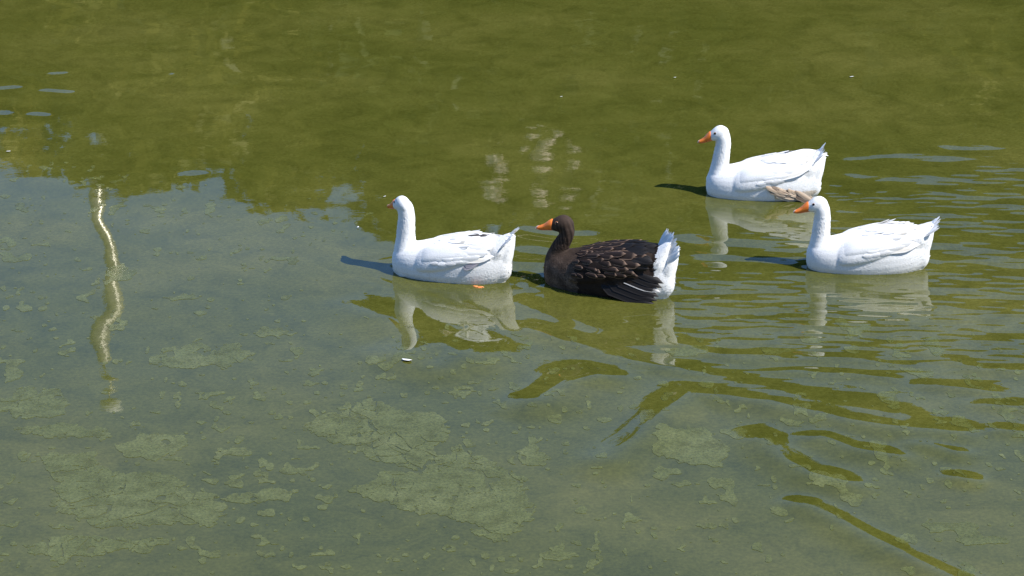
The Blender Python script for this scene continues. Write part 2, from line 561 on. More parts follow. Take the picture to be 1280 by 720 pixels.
v, f = lathe([(.04, hz - .32), (.22, hz - .22), (.30, hz - .05), (.27, hz + .10), (.12, hz + .20), (.02, hz + .24)], 20)
link('lantern', mesh_from('lantern', v, f), mast, LAMPGLASS)

# ------------------------------------------------------------------ geese
def attr_material(name, rough=.75, bump=.0, scale=90, sss=0.0):
    """plumage: colour comes from the mesh, fine grain from noise"""
    m, nt, b = new_mat(name)
    at = N(nt, 'ShaderNodeAttribute', attribute_name='Col')
    tc = N(nt, 'ShaderNodeTexCoord')
    n1 = N(nt, 'ShaderNodeTexNoise', Scale=scale, Detail=4.0, Roughness=.6)
    nt.links.new(tc.outputs['Object'], n1.inputs['Vector'])
    r = ramp(nt, n1.outputs['Fac'], [(.3, (.88, .875, .86)), (.6, (1, 1, 1))])
    mx = N(nt, 'ShaderNodeMix', data_type='RGBA', blend_type='MULTIPLY'); mx.inputs[0].default_value = 1
    nt.links.new(at.outputs['Color'], mx.inputs[6]); nt.links.new(r.outputs[0], mx.inputs[7])
    nt.links.new(mx.outputs[2], b.inputs['Base Color'])
    b.inputs['Roughness'].default_value = rough
    b.inputs['Specular IOR Level'].default_value = .2
    if bump:
        bp = N(nt, 'ShaderNodeBump', Strength=bump, Distance=.004)
        nt.links.new(n1.outputs['Fac'], bp.inputs['Height']); nt.links.new(bp.outputs[0], b.inputs['Normal'])
    return m

def feather_material(name, vane, fringe, fr=.5, rachis=None, rough=.6):
    m, nt, b = new_mat(name)
    uv = N(nt, 'ShaderNodeUVMap')
    sep = N(nt, 'ShaderNodeSeparateXYZ'); nt.links.new(uv.outputs[0], sep.inputs[0])
    # across: 0 centre .. 1 edge
    a = N(nt, 'ShaderNodeMath', operation='SUBTRACT'); nt.links.new(sep.outputs['Y'], a.inputs[0]); a.inputs[1].default_value = .5
    a2 = N(nt, 'ShaderNodeMath', operation='ABSOLUTE'); nt.links.new(a.outputs[0], a2.inputs[0])
    a3 = N(nt, 'ShaderNodeMath', operation='MULTIPLY'); nt.links.new(a2.outputs[0], a3.inputs[0]); a3.inputs[1].default_value = 2.0
    mxx = N(nt, 'ShaderNodeMath', operation='MAXIMUM'); nt.links.new(a3.outputs[0], mxx.inputs[0]); nt.links.new(sep.outputs['X'], mxx.inputs[1])
    tc = N(nt, 'ShaderNodeTexCoord')
    n1 = N(nt, 'ShaderNodeTexNoise', Scale=60.0, Detail=3.0)
    nt.links.new(tc.outputs['Object'], n1.inputs['Vector'])
    ad = N(nt, 'ShaderNodeMath', operation='MULTIPLY_ADD'); nt.links.new(n1.outputs['Fac'], ad.inputs[0]); ad.inputs[1].default_value = .14; nt.links.new(mxx.outputs[0], ad.inputs[2])
    r = ramp(nt, ad.outputs[0], [(.0, vane), (max(0, .97 - fr * .3), vane), (1.0, fringe)])
    oi = N(nt, 'ShaderNodeObjectInfo')
    rr = ramp(nt, oi.outputs['Random'], [(0, (.78, .78, .78)), (1, (1.1, 1.1, 1.1))])
    mx = N(nt, 'ShaderNodeMix', data_type='RGBA', blend_type='MULTIPLY'); mx.inputs[0].default_value = 1
    nt.links.new(r.outputs[0], mx.inputs[6]); nt.links.new(rr.outputs[0], mx.inputs[7])
    nt.links.new(mx.outputs[2], b.inputs['Base Color'])
    b.inputs['Roughness'].default_value = rough
    b.inputs['Specular IOR Level'].default_value = .25
    # barbs
    w = N(nt, 'ShaderNodeTexWave', Scale=26.0, Distortion=1.5)
    nt.links.new(uv.outputs[0], w.inputs['Vector'])
    bp = N(nt, 'ShaderNodeBump', Strength=.25, Distance=.001)
    nt.links.new(w.outputs['Fac'], bp.inputs['Height']); nt.links.new(bp.outputs[0], b.inputs['Normal'])
    return m

PLUME = attr_material('goose_plumage', .8, .35, 110)
F_WHITE = feather_material('white_feather', (.80, .79, .77), (.83, .83, .82))
F_CREAM = feather_material('cream_feather', (.70, .66, .58), (.80, .78, .74))
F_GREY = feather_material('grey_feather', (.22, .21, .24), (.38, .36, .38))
F_SLATE = feather_material('slate_feather', (.06, .055, .055), (.25, .23, .21))
F_STAIN = feather_material('stained_feather', (.40, .30, .21), (.55, .45, .34))
F_BROWN = feather_material('brown_feather', (.016, .009, .006), (.20, .13, .09), .4)
F_BLACK = feather_material('black_feather', (.007, .006, .006), (.020, .017, .016), .4)
F_EDGED = feather_material('white_edged_feather', (.012, .010, .010), (.6, .58, .55), .3)
F_DUSKY = feather_material('dusky_feather', (.16, .115, .08), (.34, .26, .19))
BILL = simple_mat('orange_bill', (.78, .20, .03), .38, 0, 40)
NAIL = simple_mat('pale_bill_nail', (.75, .48, .40), .4)
MOUTH = simple_mat('dark_bill_gap', (.12, .03, .02), .6)
EYE = simple_mat('dark_eye', (.012, .010, .012), .12)
EYERING = simple_mat('orange_eye_ring', (.55, .22, .08), .5)
LEGM = simple_mat('orange_leg', (.80, .28, .08), .45, 0, 60)

def feather_mesh(name, pointed, arch=.22, nu=6, nv=4):
    """unit feather: root at the origin, one long, along +X, lying in XY, arched across"""
    v, f, uv = [], [], []
    for i in range(nu + 1):
        u = i / nu
        if pointed: w = .115 * min(1, u * 6 + .35) * (1 - max(0, (u - .55) / .45) ** 1.8 * .93)
        else: w = .26 * min(1, u * 2.6 + .3) * math.sqrt(max(0, 1 - max(0, (u - .62) / .385) ** 2.2))
        for j in range(nv + 1):
            t = j / nv * 2 - 1
            v.append(Vector((u - (.06 if not pointed else .02) * t * t * u, t * w, -arch * w * t * t - .05 * u * u + (.012 if abs(t) < .01 else 0))))
            uv.append((u, j / nv))
    for i in range(nu):
        for j in range(nv):
            a = i * (nv + 1) + j
            f.append((a, a + nv + 1, a + nv + 2, a + 1))
    me = mesh_from(name, v, f)
    ul = me.uv_layers.new(name='UVMap')
    for lp in me.loops: ul.data[lp.index].uv = uv[lp.vertex_index]
    return me

_fm = {}
def feather_data(kind, mat):
    k = (kind, mat.name)
    if k not in _fm:
        me = feather_mesh('feather_' + kind, kind == 'quill')
        me.materials.append(mat)
        _fm[k] = me
    return _fm[k]

def frame(x, z):
    x = x.normalized(); y = z.cross(x).normalized(); z = x.cross(y)
    return Matrix((x, y, z)).transposed().to_4x4()

def put_feather(name, parent, kind, mat, base, direction, normal, length, width=1.0):
    o = bpy.data.objects.new(name, feather_data(kind, mat))
    col.objects.link(o)
    o.parent = parent
    M = Matrix.Translation(base) @ frame(direction, normal) @ Matrix.Diagonal((length, length * width, length, 1))
    o.matrix_local = M
    return o

def loft(bm, rings, n=28):
    """rings: (centre, side axis, up axis, half width, half height, exponent)"""
    prev, first = None, None
    for c, sx, up, hw, hh, ex in rings:
        cur = []
        for k in range(n):
            a = 2 * math.pi * k / n
            ca, sa = math.cos(a), math.sin(a)
            e = 2.0 / ex
            cur.append(bm.verts.new(c + sx * hw * math.copysign(abs(ca) ** e, ca) + up * hh * math.copysign(abs(sa) ** e, sa)))
        if prev:
            for k in range(n): bm.faces.new((prev[k], prev[(k + 1) % n], cur[(k + 1) % n], cur[k]))
        else: first = cur
        prev = cur
    bm.faces.new(first[::-1]); bm.faces.new(prev)

def catmull(pts, m=5):
    out = []
    for i in range(len(pts) - 1):
        p0, p1, p2, p3 = pts[max(i - 1, 0)], pts[i], pts[i + 1], pts[min(i + 2, len(pts) - 1)]
        for k in range(m):
            t = k / m
            out.append(tuple(.5 * (2 * b + (c - a) * t + (2 * a - 5 * b + 4 * c - d) * t * t + (3 * b - a - 3 * c + d) * t ** 3) for a, b, c, d in zip(p0, p1, p2, p3)))
    out.append(tuple(pts[-1]))
    return out

X0 = .42  # body middle in the bird's own measure (bill tip = 0)
BODY = [  # x, top, bottom, half width
    (.068, .10, .03, .020), (.082, .135, -.01, .055), (.11, .16, -.04, .083), (.16, .178, -.06, .106), (.24, .195, -.075, .126), (.33, .222, -.085, .137),
    (.43, .252, -.09, .140), (.53, .272, -.085, .133), (.61, .270, -.07, .118), (.68, .250, -.045, .096), (.73, .235, -.015, .074), (.765, .205, .005, .056), (.788, .17, .04, .034)]

def hash01(v, s):
    return (math.sin(v.x * 127.1 + v.y * 311.7 + v.z * 74.7 + s) * 43758.5453) % 1

def build_goose(i, label, neck, head, dark=False):
    g = GEESE[i]
    rnd = random.Random(900 + i)
    root = empty('goose', g['loc'])
    root.rotation_euler = (0, 0, R(g['yaw']))
    root.scale = (g['s'],) * 3
    setp(root, label, 'goose', 'geese swimming on the pond')
    bm = bmesh.new()
    Yv, Zv = Vector((0, 1, 0)), Vector((0, 0, 1))
    # trunk
    loft(bm, [(Vector((x - X0, 0, (t + b) / 2)), Yv, Zv, hw, (t - b) / 2, 2.15) for x, t, b, hw in catmull(BODY, 4)])
    # folded wings bulge
    for s in (-1, 1):
        rings = []
        for x, zc, yc, hw, hh in catmull([(.215, .10, .075, .02, .03), (.25, .11, .092, .034, .06), (.33, .135, .100, .043, .080), (.45, .165, .098, .045, .084), (.56, .19, .084, .040, .070), (.65, .215, .062, .032, .048), (.70, .235, .045, .018, .026)], 3):
            rings.append((Vector((x - X0, s * yc, zc)), Yv, Vector((0, -s * .35, 1)).normalized(), hw, hh, 2.0))
        loft(bm, rings, 20)
    # rump and root of the tail
    ta = R(g.get('tail', 47))
    td = Vector((math.cos(ta), 0, math.sin(ta))); tn = Vector((-math.sin(ta), 0, math.cos(ta)))
    tb = Vector((.685 - X0, 0, .165))
    loft(bm, [(tb + td * d, Yv, tn, w, h, 2.0) for d, w, h in ((-.06, .075, .085), (-.01, .088, .092), (.05, .084, .070), (.10, .068, .044), (.14, .054, .024), (.165, .040, .010))], 20)
    ud = Vector((.28, 0, 1)).normalized(); un = Vector((-1, 0, .28)).normalized()
    k_ = g.get('under', 1.0)
    loft(bm, [(Vector((.705 + (x - .705) * k_ - X0, 0, z)), Yv, un, hw, hh, 2.0) for x, z, hw, hh in catmull([(.700, -.03, .040, .045), (.712, .03, .052, .056), (.730, .10, .060, .056), (.754, .165, .060, .048), (.776, .22, .050, .034), (.796, .265, .034, .018), (.806, .285, .02, .008)], 3)], 20)
    # neck
    sp = catmull([(x - X0, z, r) for x, z, r in neck], 5)
    rings = []
    for k, (x, z, r) in enumerate(sp):
        a, b = sp[max(k - 1, 0)], sp[min(k + 1, len(sp) - 1)]
        d = Vector((b[0] - a[0], 0, b[1] - a[1])).normalized()
        r = r * (1 + .15 * min(1, max(0, (z - .10) / .10)))
        rings.append((Vector((x, 0, z)), Yv, Yv.cross(d) * -1, r * (.94 + .14 * min(1, max(0, (.17 - z) / .10))), r, 2.0))
    loft(bm, rings, 24)
    # head
    hc = Vector((head['x'] - X0, 0, head['z']))
    HM = Matrix.Translation(hc) @ Matrix.Rotation(R(head.get('yaw', 0)), 4, 'Z') @ Matrix.Rotation(R(head.get('pitch', 8)), 4, 'Y') @ Matrix.Rotation(math.pi, 4, 'Z') 
    # head frame: +X points out of the bill, +Z up
    hr = [(-.056, -.012, .010, .014), (-.048, -.008, .025, .030), (-.025, -.002, .035, .043), (.0, .0, .037, .046), (.025, -.003, .034, .041), (.045, -.009, .028, .033), (.060, -.014, .022, .027), (.068, -.016, .016, .020)]
    hx = HM.to_3x3() @ Vector((0, 1, 0)); hu = HM.to_3x3() @ Vector((0, 0, 1))
    loft(bm, [(HM @ Vector((x * 1.03, 0, z)), hx, hu, hw * 1.08, hh * 1.08, 2.0) for x, z, hw, hh in catmull(hr, 3)], 24)
    bmesh.ops.recalc_face_normals(bm, faces=bm.faces)
    tmp = bpy.data.meshes.new('tmp'); bm.to_mesh(tmp); bm.free()
    to = bpy.data.objects.new('tmp', tmp); col.objects.link(to)
    md = to.modifiers.new('r', 'REMESH'); md.mode = 'VOXEL'; md.voxel_size = .0045; md.use_smooth_shade = True
    sm = to.modifiers.new('s', 'SMOOTH'); sm.iterations = 12; sm.factor = .5
    dg = bpy.context.evaluated_depsgraph_get(); dg.update()
    me = bpy.data.meshes.new_from_object(to.evaluated_get(dg))
    bpy.data.objects.remove(to); bpy.data.meshes.remove(tmp)
    me.name = 'body'
    body = link('body', me, root)
    me.materials.clear(); me.materials.append(PLUME)
    me.polygons.foreach_set('use_smooth', [True] * len(me.polygons))

    def colour(p):
        x = p.x + X0
        h1 = hash01(p, 1.3)
        if not dark:
            c = Vector((.82, .815, .80))
            if head.get('dirty') and .5 < x < .75 and p.y < -.05 and -.02 < p.z < .06: c = Vector((.62, .53, .42))
            if p.z < .035: c = c.lerp(Vector((.74, .70, .60)), min(1, max(0, (.035 - p.z) / .03)) * (.35 + .5 * h1))
            return c * (.97 + .03 * h1)
        n = .5 + .5 * math.sin(p.x * 60 + p.z * 44) * math.sin(p.y * 80 + p.z * 30)
        if x > .695 + .03 * (p.z - .1) + .012 * n: return Vector((.82, .815, .80))
        if p.z > .20 and x < .26:      # head and neck
            st = .5 + .5 * math.sin(math.atan2(p.y, p.x - (neck[4][0] - X0)) * 13 + p.z * 55)
            k = min(1, max(0, (p.z - .30) / .07))
            a = Vector((.012, .0075, .005)).lerp(Vector((.085, .056, .040)), .06 + .62 * st * (1 - k) + .42 * k)
            return a * (.85 + .3 * h1)
        if x < .30 and p.z < .23:      # breast
            k = min(1, max(0, (.20 - p.z) / .12))
            a = Vector((.020, .012, .008)).lerp(Vector((.20, .142, .105)), .05 + .8 * k * (.25 + .75 * n) * (.4 + .6 * h1))
            return a * (.8 + .35 * h1)
        return Vector((.012, .0075, .0055)).lerp(Vector((.045, .030, .022)), n * .6) * (.8 + .4 * h1)

    ca = me.color_attributes.new('Col', 'FLOAT_COLOR', 'POINT')
    buf = np.ones((len(me.vertices), 4), dtype=np.float32)
    for vv in me.vertices: buf[vv.index, :3] = colour(vv.co)
    ca.data.foreach_set('color', buf.ravel())

    bvh = BVHTree.FromPolygons([vv.co for vv in me.vertices], [p.vertices for p in me.polygons])
    Bk = Vector((1, 0, 0))

    # ---- short body plumage, laid along the body
    pv, pf, pc = [], [], []
    areas = np.array([p.area for p in me.polygons]); cum = np.cumsum(areas) / areas.sum()
    nfe = 7000
    rs = np.random.RandomState(40 + i)
    for idx in np.searchsorted(cum, rs.rand(nfe)):
        p = me.polygons[int(idx)]
        c, nrm = p.center.copy(), p.normal.copy()
        if c.z < -.012: continue
        x = c.x + X0
        necky = c.z > .215 and x < .27
        if necky and c.z > head['z'] - .06: continue
        if necky: flow = Vector((.25, 0, -1)); L, W = rnd.uniform(.016, .028), .34
        elif x < .2: flow = Vector((1, 0, -.55)); L, W = rnd.uniform(.016, .026), .42
        elif x > .66: flow = Vector((.6, 0, .55)) if c.z > .1 else Vector((1, 0, .15)); L, W = rnd.uniform(.022, .040), .36
        else: flow = Vector((1, 0, .08)); L, W = rnd.uniform(.020, .034), .42
        flow = flow + Vector((rnd.gauss(0, .16), rnd.gauss(0, .16), rnd.gauss(0, .16)))
        d = flow - nrm * flow.dot(nrm)
        if d.length < .05: continue
        d.normalize()
        d = (d + nrm * (rnd.uniform(.12, .34) if necky else rnd.uniform(.03, .16) if (dark or x > .66) else rnd.uniform(.02, .09))).normalized()
        sd = nrm.cross(d).normalized()
        b0 = c - nrm * .001 - d * L * .3
        q = len(pv)
        k = L * W * .5
        pv += [b0, b0 + d * L * .55 + sd * k, b0 + d * L - nrm * L * .10, b0 + d * L * .55 - sd * k, b0 + d * L * .55 + nrm * .0018]
        pf += [(q, q + 4, q + 1), (q + 1, q + 4, q + 2), (q + 2, q + 4, q + 3), (q + 3, q + 4, q)]
        cc = colour(c) * rnd.uniform(.9, 1.05)
        if dark and x < .68 and not necky: 
            cc = cc * rnd.uniform(.8, 1.2)
        tipc = cc * (1.9 if dark and x < .66 and not necky else 1.0)
        pc += [cc, cc, tipc, cc, cc]
    pm = mesh_from('plumage', pv, pf)
    ca = pm.color_attributes.new('Col', 'FLOAT_COLOR', 'POINT')
    buf = np.ones((len(pv), 4), dtype=np.float32); buf[:, :3] = np.array([tuple(c) for c in pc])
    ca.data.foreach_set('color', np.clip(buf, 0, .84).ravel())
    setp(link('plumage', pm, body, PLUME), kind='stuff')

    # ---- wings
    def on_body(x, phi, s, out=0.0):
        q = Vector((x - X0, s * .32 * math.cos(R(phi)), .10 + .32 * math.sin(R(phi))))
        d = (Vector((x - X0, 0, .09)) - q).normalized()
        hit, nrm, _, _ = bvh.ray_cast(q, d)
        if hit is None: hit, nrm, _, _ = bvh.find_nearest(q)
        if nrm.dot(d) > 0: nrm = -nrm
        return hit + nrm * out, nrm

    cov = F_BROWN if dark else F_WHITE
    for s in (-1, 1):
        # the arm of the wing: a shell that follows the flank, its rim tucked in
        nu, nv = 14, 8
        v, f = [], []
        for a in range(nu + 1):
            for b in range(nv + 1):
                u, w = a / nu, b / nv
                x = .235 + .40 * u
                phi = (2 + 26 * u) + (66 - 12 * (1 - u) - 22 * u) * w
                rim = min(1, min(u, 1 - u, w, 1 - w) * 5)
                p, nrm = on_body(x, phi, s, -.006 + .012 * rim)
                v.append(p)
        for a in range(nu):
            for b in range(nv):
                q = a * (nv + 1) + b
                f.append((q, q + nv + 1, q + nv + 2, q + 1))
        wmsh = mesh_from('wing', v, f)
        ca = wmsh.color_attributes.new('Col', 'FLOAT_COLOR', 'POINT')
        for k in range(len(v)): ca.data[k].color = (.014, .009, .007, 1) if dark else (.81, .805, .79, 1)
        wing = link('wing', wmsh, root, PLUME)
        # coverts and scapulars in overlapping rows
        rows = [(4, .062), (19, .07), (34, .08), (49, .085), (64, .085), (78, .075)] if dark else [(4, .06), (17, .07), (31, .08), (46, .09), (61, .095), (75, .09)]
        for ri, (ph, L) in enumerate(rows):
            ncol = 7 if dark else 8
            for cidx in range(ncol):
                t = (cidx + (.5 if ri % 2 else 0)) / ncol
                x = .255 + .355 * t
                phi = ph + 20 * t * (1 - ph / 90) + (rnd.uniform(-4, 4) if dark else rnd.uniform(-2, 2))
                if dark: x += rnd.uniform(-.012, .012)
                ln = L * (.72 + .75 * t) * (rnd.uniform(.95, 1.4) if dark else rnd.uniform(.92, 1.1))
                p, nrm = on_body(x, phi, s, .0065 if dark else .004)
                fl = Vector((1, 0, (-.05 + rnd.uniform(-.2, .2)) if dark else (.16 + rnd.uniform(-.07, .07))))
                d = (fl - nrm * fl.dot(nrm)).normalized()
                if not dark and (t < .22 or (t < .4 and rnd.random() < .5)): continue
                d = (d + nrm * ((.03 + rnd.uniform(0, .05)) if dark else rnd.uniform(-.005, .022))).normalized()
                m_ = cov
                if dark and (x > .555 or (x > .47 and phi > 62)): m_ = F_BLACK
                if dark and x > .60 and phi < 30: continue
                put_feather('feather', wing, 'covert', m_, p, d, nrm, ln, rnd.uniform(.5, .85) if dark else rnd.uniform(.82, 1.0))
        if not dark:                     # ruffled feather tips along the upper edge of the wing
            for k in range(11):
                p, nrm = on_body(.47 + .017 * k + rnd.uniform(-.012, .012), rnd.uniform(42, 80), s, .002)
                fl = Vector((1, -s * .10, rnd.uniform(.05, .4)))
                d = (fl - nrm * fl.dot(nrm)).normalized()
                d = (d + nrm * rnd.uniform(.05, .24)).normalized()
                put_feather('feather', wing, 'covert', F_WHITE if k % 3 else F_CREAM, p, d, nrm, rnd.uniform(.06, .10), rnd.uniform(.45, .7))
        # long tertials and primaries folded over the rump
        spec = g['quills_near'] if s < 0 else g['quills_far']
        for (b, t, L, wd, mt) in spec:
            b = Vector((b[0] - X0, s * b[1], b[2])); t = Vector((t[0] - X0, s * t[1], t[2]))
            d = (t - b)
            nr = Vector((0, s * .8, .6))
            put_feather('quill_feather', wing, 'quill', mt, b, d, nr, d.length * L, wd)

    # ---- tail fan
    tl = mesh_from('tail', *lathe([(.004, -.03), (.040, 0), (.044, .03), (.030, .07), (.006, .095)], 14))
    ca = tl.color_attributes.new('Col', 'FLOAT_COLOR', 'POINT')
    for k in range(len(tl.vertices)): ca.data[k].color = (.81, .805, .79, 1)
    TMm = Matrix.Translation(tb + td * .02) @ Matrix(((tn.x, 0, td.x), (0, -1, 0), (tn.z, 0, td.z))).to_4x4() @ Matrix.Diagonal((.35, 1.25, 1.5, 1))
    tl.transform(TMm)
    tail = link('tail', tl, root, PLUME)
    nT = 11
    Rr = Matrix.Rotation(R(g.get('tailroll', 0)), 3, td)
    Ly, Ln = Rr @ Yv, Rr @ tn
    for k in range(nT):
        a = (k / (nT - 1) * 2 - 1)
        spread = g.get('spread', 26)
        d = (td * math.cos(R(spread * a)) + Ly * math.sin(R(spread * a)) - Ln * .10 * abs(a)).normalized()
        L = (.165 - .030 * abs(a)) * rnd.uniform(.93, 1.05) * g.get('taill', 1)
        base = tb + td * .06 + Ly * a * .040 + Ln * (.012 - .006 * abs(a) + .0015 * (k % 2))
        put_feather('tail_feather', tail, 'quill', F_WHITE if k % 4 else F_CREAM, base, d, Ln, L, g.get('tailw', 1.55))
    # ---- loose feathers
    for (b, t, mt, kd, wd) in g.get('loose', []):
        b = Vector((b[0] - X0, b[1], b[2])); t = Vector((t[0] - X0, t[1], t[2]))
        for q, off in ((b, .003), (t, .016)):
            hit, nn, _, _ = bvh.ray_cast(Vector((q.x, -.5, q.z)), Vector((0, 1, 0)))
            if hit is not None: q.y = hit.y - off - rnd.uniform(0, .006)
        put_feather('flank_feather', root, kd, mt, b, t - b, Vector((0, -.85, .5)), (t - b).length, wd)

    # ---- bill
    bm = bmesh.new()
    br = [(.050, -.011, .0235, .0255), (.060, -.012, .0235, .0275), (.078, -.019, .0205, .0225), (.098, -.028, .0165, .0145), (.118, -.035, .0150, .0105), (.132, -.0385, .0125, .0085), (.139, -.0405, .0075, .0055)]
    loft(bm, [(HM @ Vector((x + .004, 0, z)), hx, hu, hw * 1.08, hh * 1.12, 2.1) for x, z, hw, hh in catmull(br, 3)], 18)
    bmesh.ops.recalc_face_normals(bm, faces=bm.faces)
    me2 = bpy.data.meshes.new('bill'); bm.to_mesh(me2); bm.free()
    me2.polygons.foreach_set('use_smooth', [True] * len(me2.polygons))
    bill = link('bill', me2, root, BILL)
    bm = bmesh.new()
    lr = [(.052, -.036, .0185, .006), (.08, -.0395, .0165, .0055), (.11, -.0445, .0135, .005), (.130, -.0465, .0095, .0035)]
    loft(bm, [(HM @ Vector((x, 0, z)), hx, hu, hw, hh, 2.0) for x, z, hw, hh in lr], 14)
    bmesh.ops.recalc_face_normals(bm, faces=bm.faces)
    me3 = bpy.data.meshes.new('lower_mandible'); bm.to_mesh(me3); bm.free()
    link('lower_mandible', me3, bill, BILL)
    bm = bmesh.new()
    loft(bm, [(HM @ Vector((x, 0, z)), hx, hu, hw, hh, 2.0) for x, z, hw, hh in ((.130, -.0355, .009, .0095), (.140, -.0385, .0095, .0088), (.1475, -.0425, .005, .005))], 12)
    bmesh.ops.recalc_face_normals(bm, faces=bm.faces)
    me4 = bpy.data.meshes.new('nail'); bm.to_mesh(me4); bm.free()
    link('nail', me4, bill, NAIL)
    for s in (-1, 1):
        bm = bmesh.new(); bmesh.ops.create_uvsphere(bm, u_segments=8, v_segments=6, radius=1)
        bm.transform(HM @ Matrix.Translation((.088, s * .0165, -.018)) @ Matrix.Diagonal((.006, .002, .0025, 1)))
        mN = bpy.data.meshes.new('nostril'); bm.to_mesh(mN); bm.free(); link('nostril', mN, bill, MOUTH)
        bm = bmesh.new(); bmesh.ops.create_uvsphere(bm, u_segments=14, v_segments=10, radius=1)
        bm.transform(HM @ Matrix.Translation((.028, s * .0325, .011)) @ Matrix.Diagonal((.0075, .0045, .0075, 1)))
        mE = bpy.data.meshes.new('eye'); bm.to_mesh(mE); bm.free()
        mE.polygons.foreach_set('use_smooth', [True] * len(mE.polygons))
        e = link('eye', mE, root, EYE)
        v, f = [], []
        rg = [Vector((.0082 * math.cos(t), 0, .0082 * math.sin(t))) for t in [2 * math.pi * k / 14 for k in range(15)]]
        tube(v, f, rg, [.0009 if not dark else .0016] * 15, 6)
        v = [HM @ (Vector((.028, s * .0325, .011)) + q) for q in v]
        link('eye_ring', mesh_from('eye_ring', v, f), e, EYERING)
    return root

# quills: base (x, distance from the middle plane, z), tip, length factor, width factor, material
def quills(mt, mt2, tipx=.735, tipz=.28, droop=0.0, n=8):
    out = []
    for k in range(n):
        t = k / (n - 1)
        out.append(((.50 + .035 * t, .125 - .075 * t, .165 + .085 * t), (tipx - .05 * (1 - t) + .012 * math.sin(k * 2.1), .108 - .090 * t + .006 * math.sin(k * 1.7), tipz - .085 * (1 - t) - droop + .006 * math.sin(k * 3.3)), 1.0, 1.35, mt if k % 3 else mt2))
    return out

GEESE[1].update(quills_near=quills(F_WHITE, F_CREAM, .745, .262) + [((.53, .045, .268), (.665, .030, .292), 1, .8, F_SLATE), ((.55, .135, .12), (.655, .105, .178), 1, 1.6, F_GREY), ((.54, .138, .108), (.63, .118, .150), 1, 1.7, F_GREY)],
                quills_far=quills(F_WHITE, F_CREAM, .745, .262), tail=50, spread=22)
GEESE[2].update(quills_near=[((.44 + .03 * k, .137 - .006 * k, .075 + .020 * k), (.735 + .006 * k, .128 - .008 * k, .002 + .022 * k), 1, 1.15, F_BLACK if k != 3 else F_EDGED) for k in range(6)] + quills(F_BLACK, F_BLACK, .70, .285, n=7),
                quills_far=quills(F_BLACK, F_BLACK, .70, .285), tail=60, spread=30, taill=.98, tailroll=44, tailw=1.5)
_r = random.Random(77)
STAINED = []
for k in range(34):
    t = k / 33
    bx, bz = .45 + .20 * t + _r.uniform(-.025, .025), .102 - .055 * t + _r.uniform(-.016, .016)
    L = _r.uniform(.10, .17)
    STAINED.append(((bx, -.134 + .012 * t + _r.uniform(-.004, .004), bz), (bx + L * .92, -.150 + .022 * t + _r.uniform(-.01, .006), max(-.004, bz - L * _r.uniform(.35, .62))),
                    (F_STAIN, F_DUSKY, F_STAIN, F_STAIN, F_DUSKY)[k % 5], 'quill', _r.uniform(.8, 1.3)))
GEESE[3].update(quills_near=quills(F_WHITE, F_CREAM, .765, .312, n=9), quills_far=quills(F_WHITE, F_CREAM, .78, .315), tail=56, spread=20,
                loose=STAINED)
GEESE[4].update(quills_near=quills(F_WHITE, F_CREAM, .755, .265), quills_far=quills(F_WHITE, F_CREAM, .755, .265), tail=44, spread=18)

NECK = [(.185, .01, .095), (.158, .075, .084), (.151, .135, .066), (.153, .20, .0485), (.160, .27, .044), (.166, .33, .041), (.160, .375, .041), (.145, .395, .036)]
def shifted(dx, dz, x_extra=None):
    out = []
    for k, (x, z, r) in enumerate(NECK):
        t = max(0, (z - .1) / .295)
        out.append((x + dx * t, z + dz * t, r))
    return out

build_goose(1, 'white goose with its head turned away, swimming ahead of the dark brown goose', [(x, z, r * 1.04) for x, z, r in shifted(-.014, .022)],
            dict(x=.128, z=.420, yaw=-36, pitch=-6))
NECK2 = [(.18, .01, .095), (.150, .07, .086), (.137, .12, .066), (.143, .17, .046), (.165, .22, .037), (.187, .265, .034), (.192, .30, .034), (.178, .325, .032)]
build_goose(2, 'dark brown goose with orange bill, white rump and upright white tail', NECK2, dict(x=.168, z=.328, yaw=8, pitch=2), dark=True)
build_goose(3, 'white goose with brown stained flank feathers and raised wing tips', shifted(.004, .004), dict(x=.146, z=.402, yaw=0, pitch=-10, dirty=True))
build_goose(4, 'clean white goose with smooth flanks and orange bill, following the dark brown goose', shifted(-.018, -.004), dict(x=.124, z=.394, yaw=0, pitch=-4))

# orange foot trailing at the surface beside the lead goose
g1 = [o for o in bpy.data.objects if o.name == 'goose'][0]
v, f = [], []
tube(v, f, [Vector((.585 - X0, -.10, -.03)), Vector((.60 - X0, -.130, -.004)), Vector((.625 - X0, -.140, .002))], [.010, .009, .006], 8)
for a in (-.5, 0, .5):
    tube(v, f, [Vector((.620 - X0, -.139, .001)), Vector((.650 - X0, -.140 + .02 * a, -.004 + .010 * a)), Vector((.670 - X0, -.140 + .03 * a, -.014 + .014 * a))], [.005, .004, .002], 6)
link('foot', mesh_from('foot', v, f), g1, LEGM)

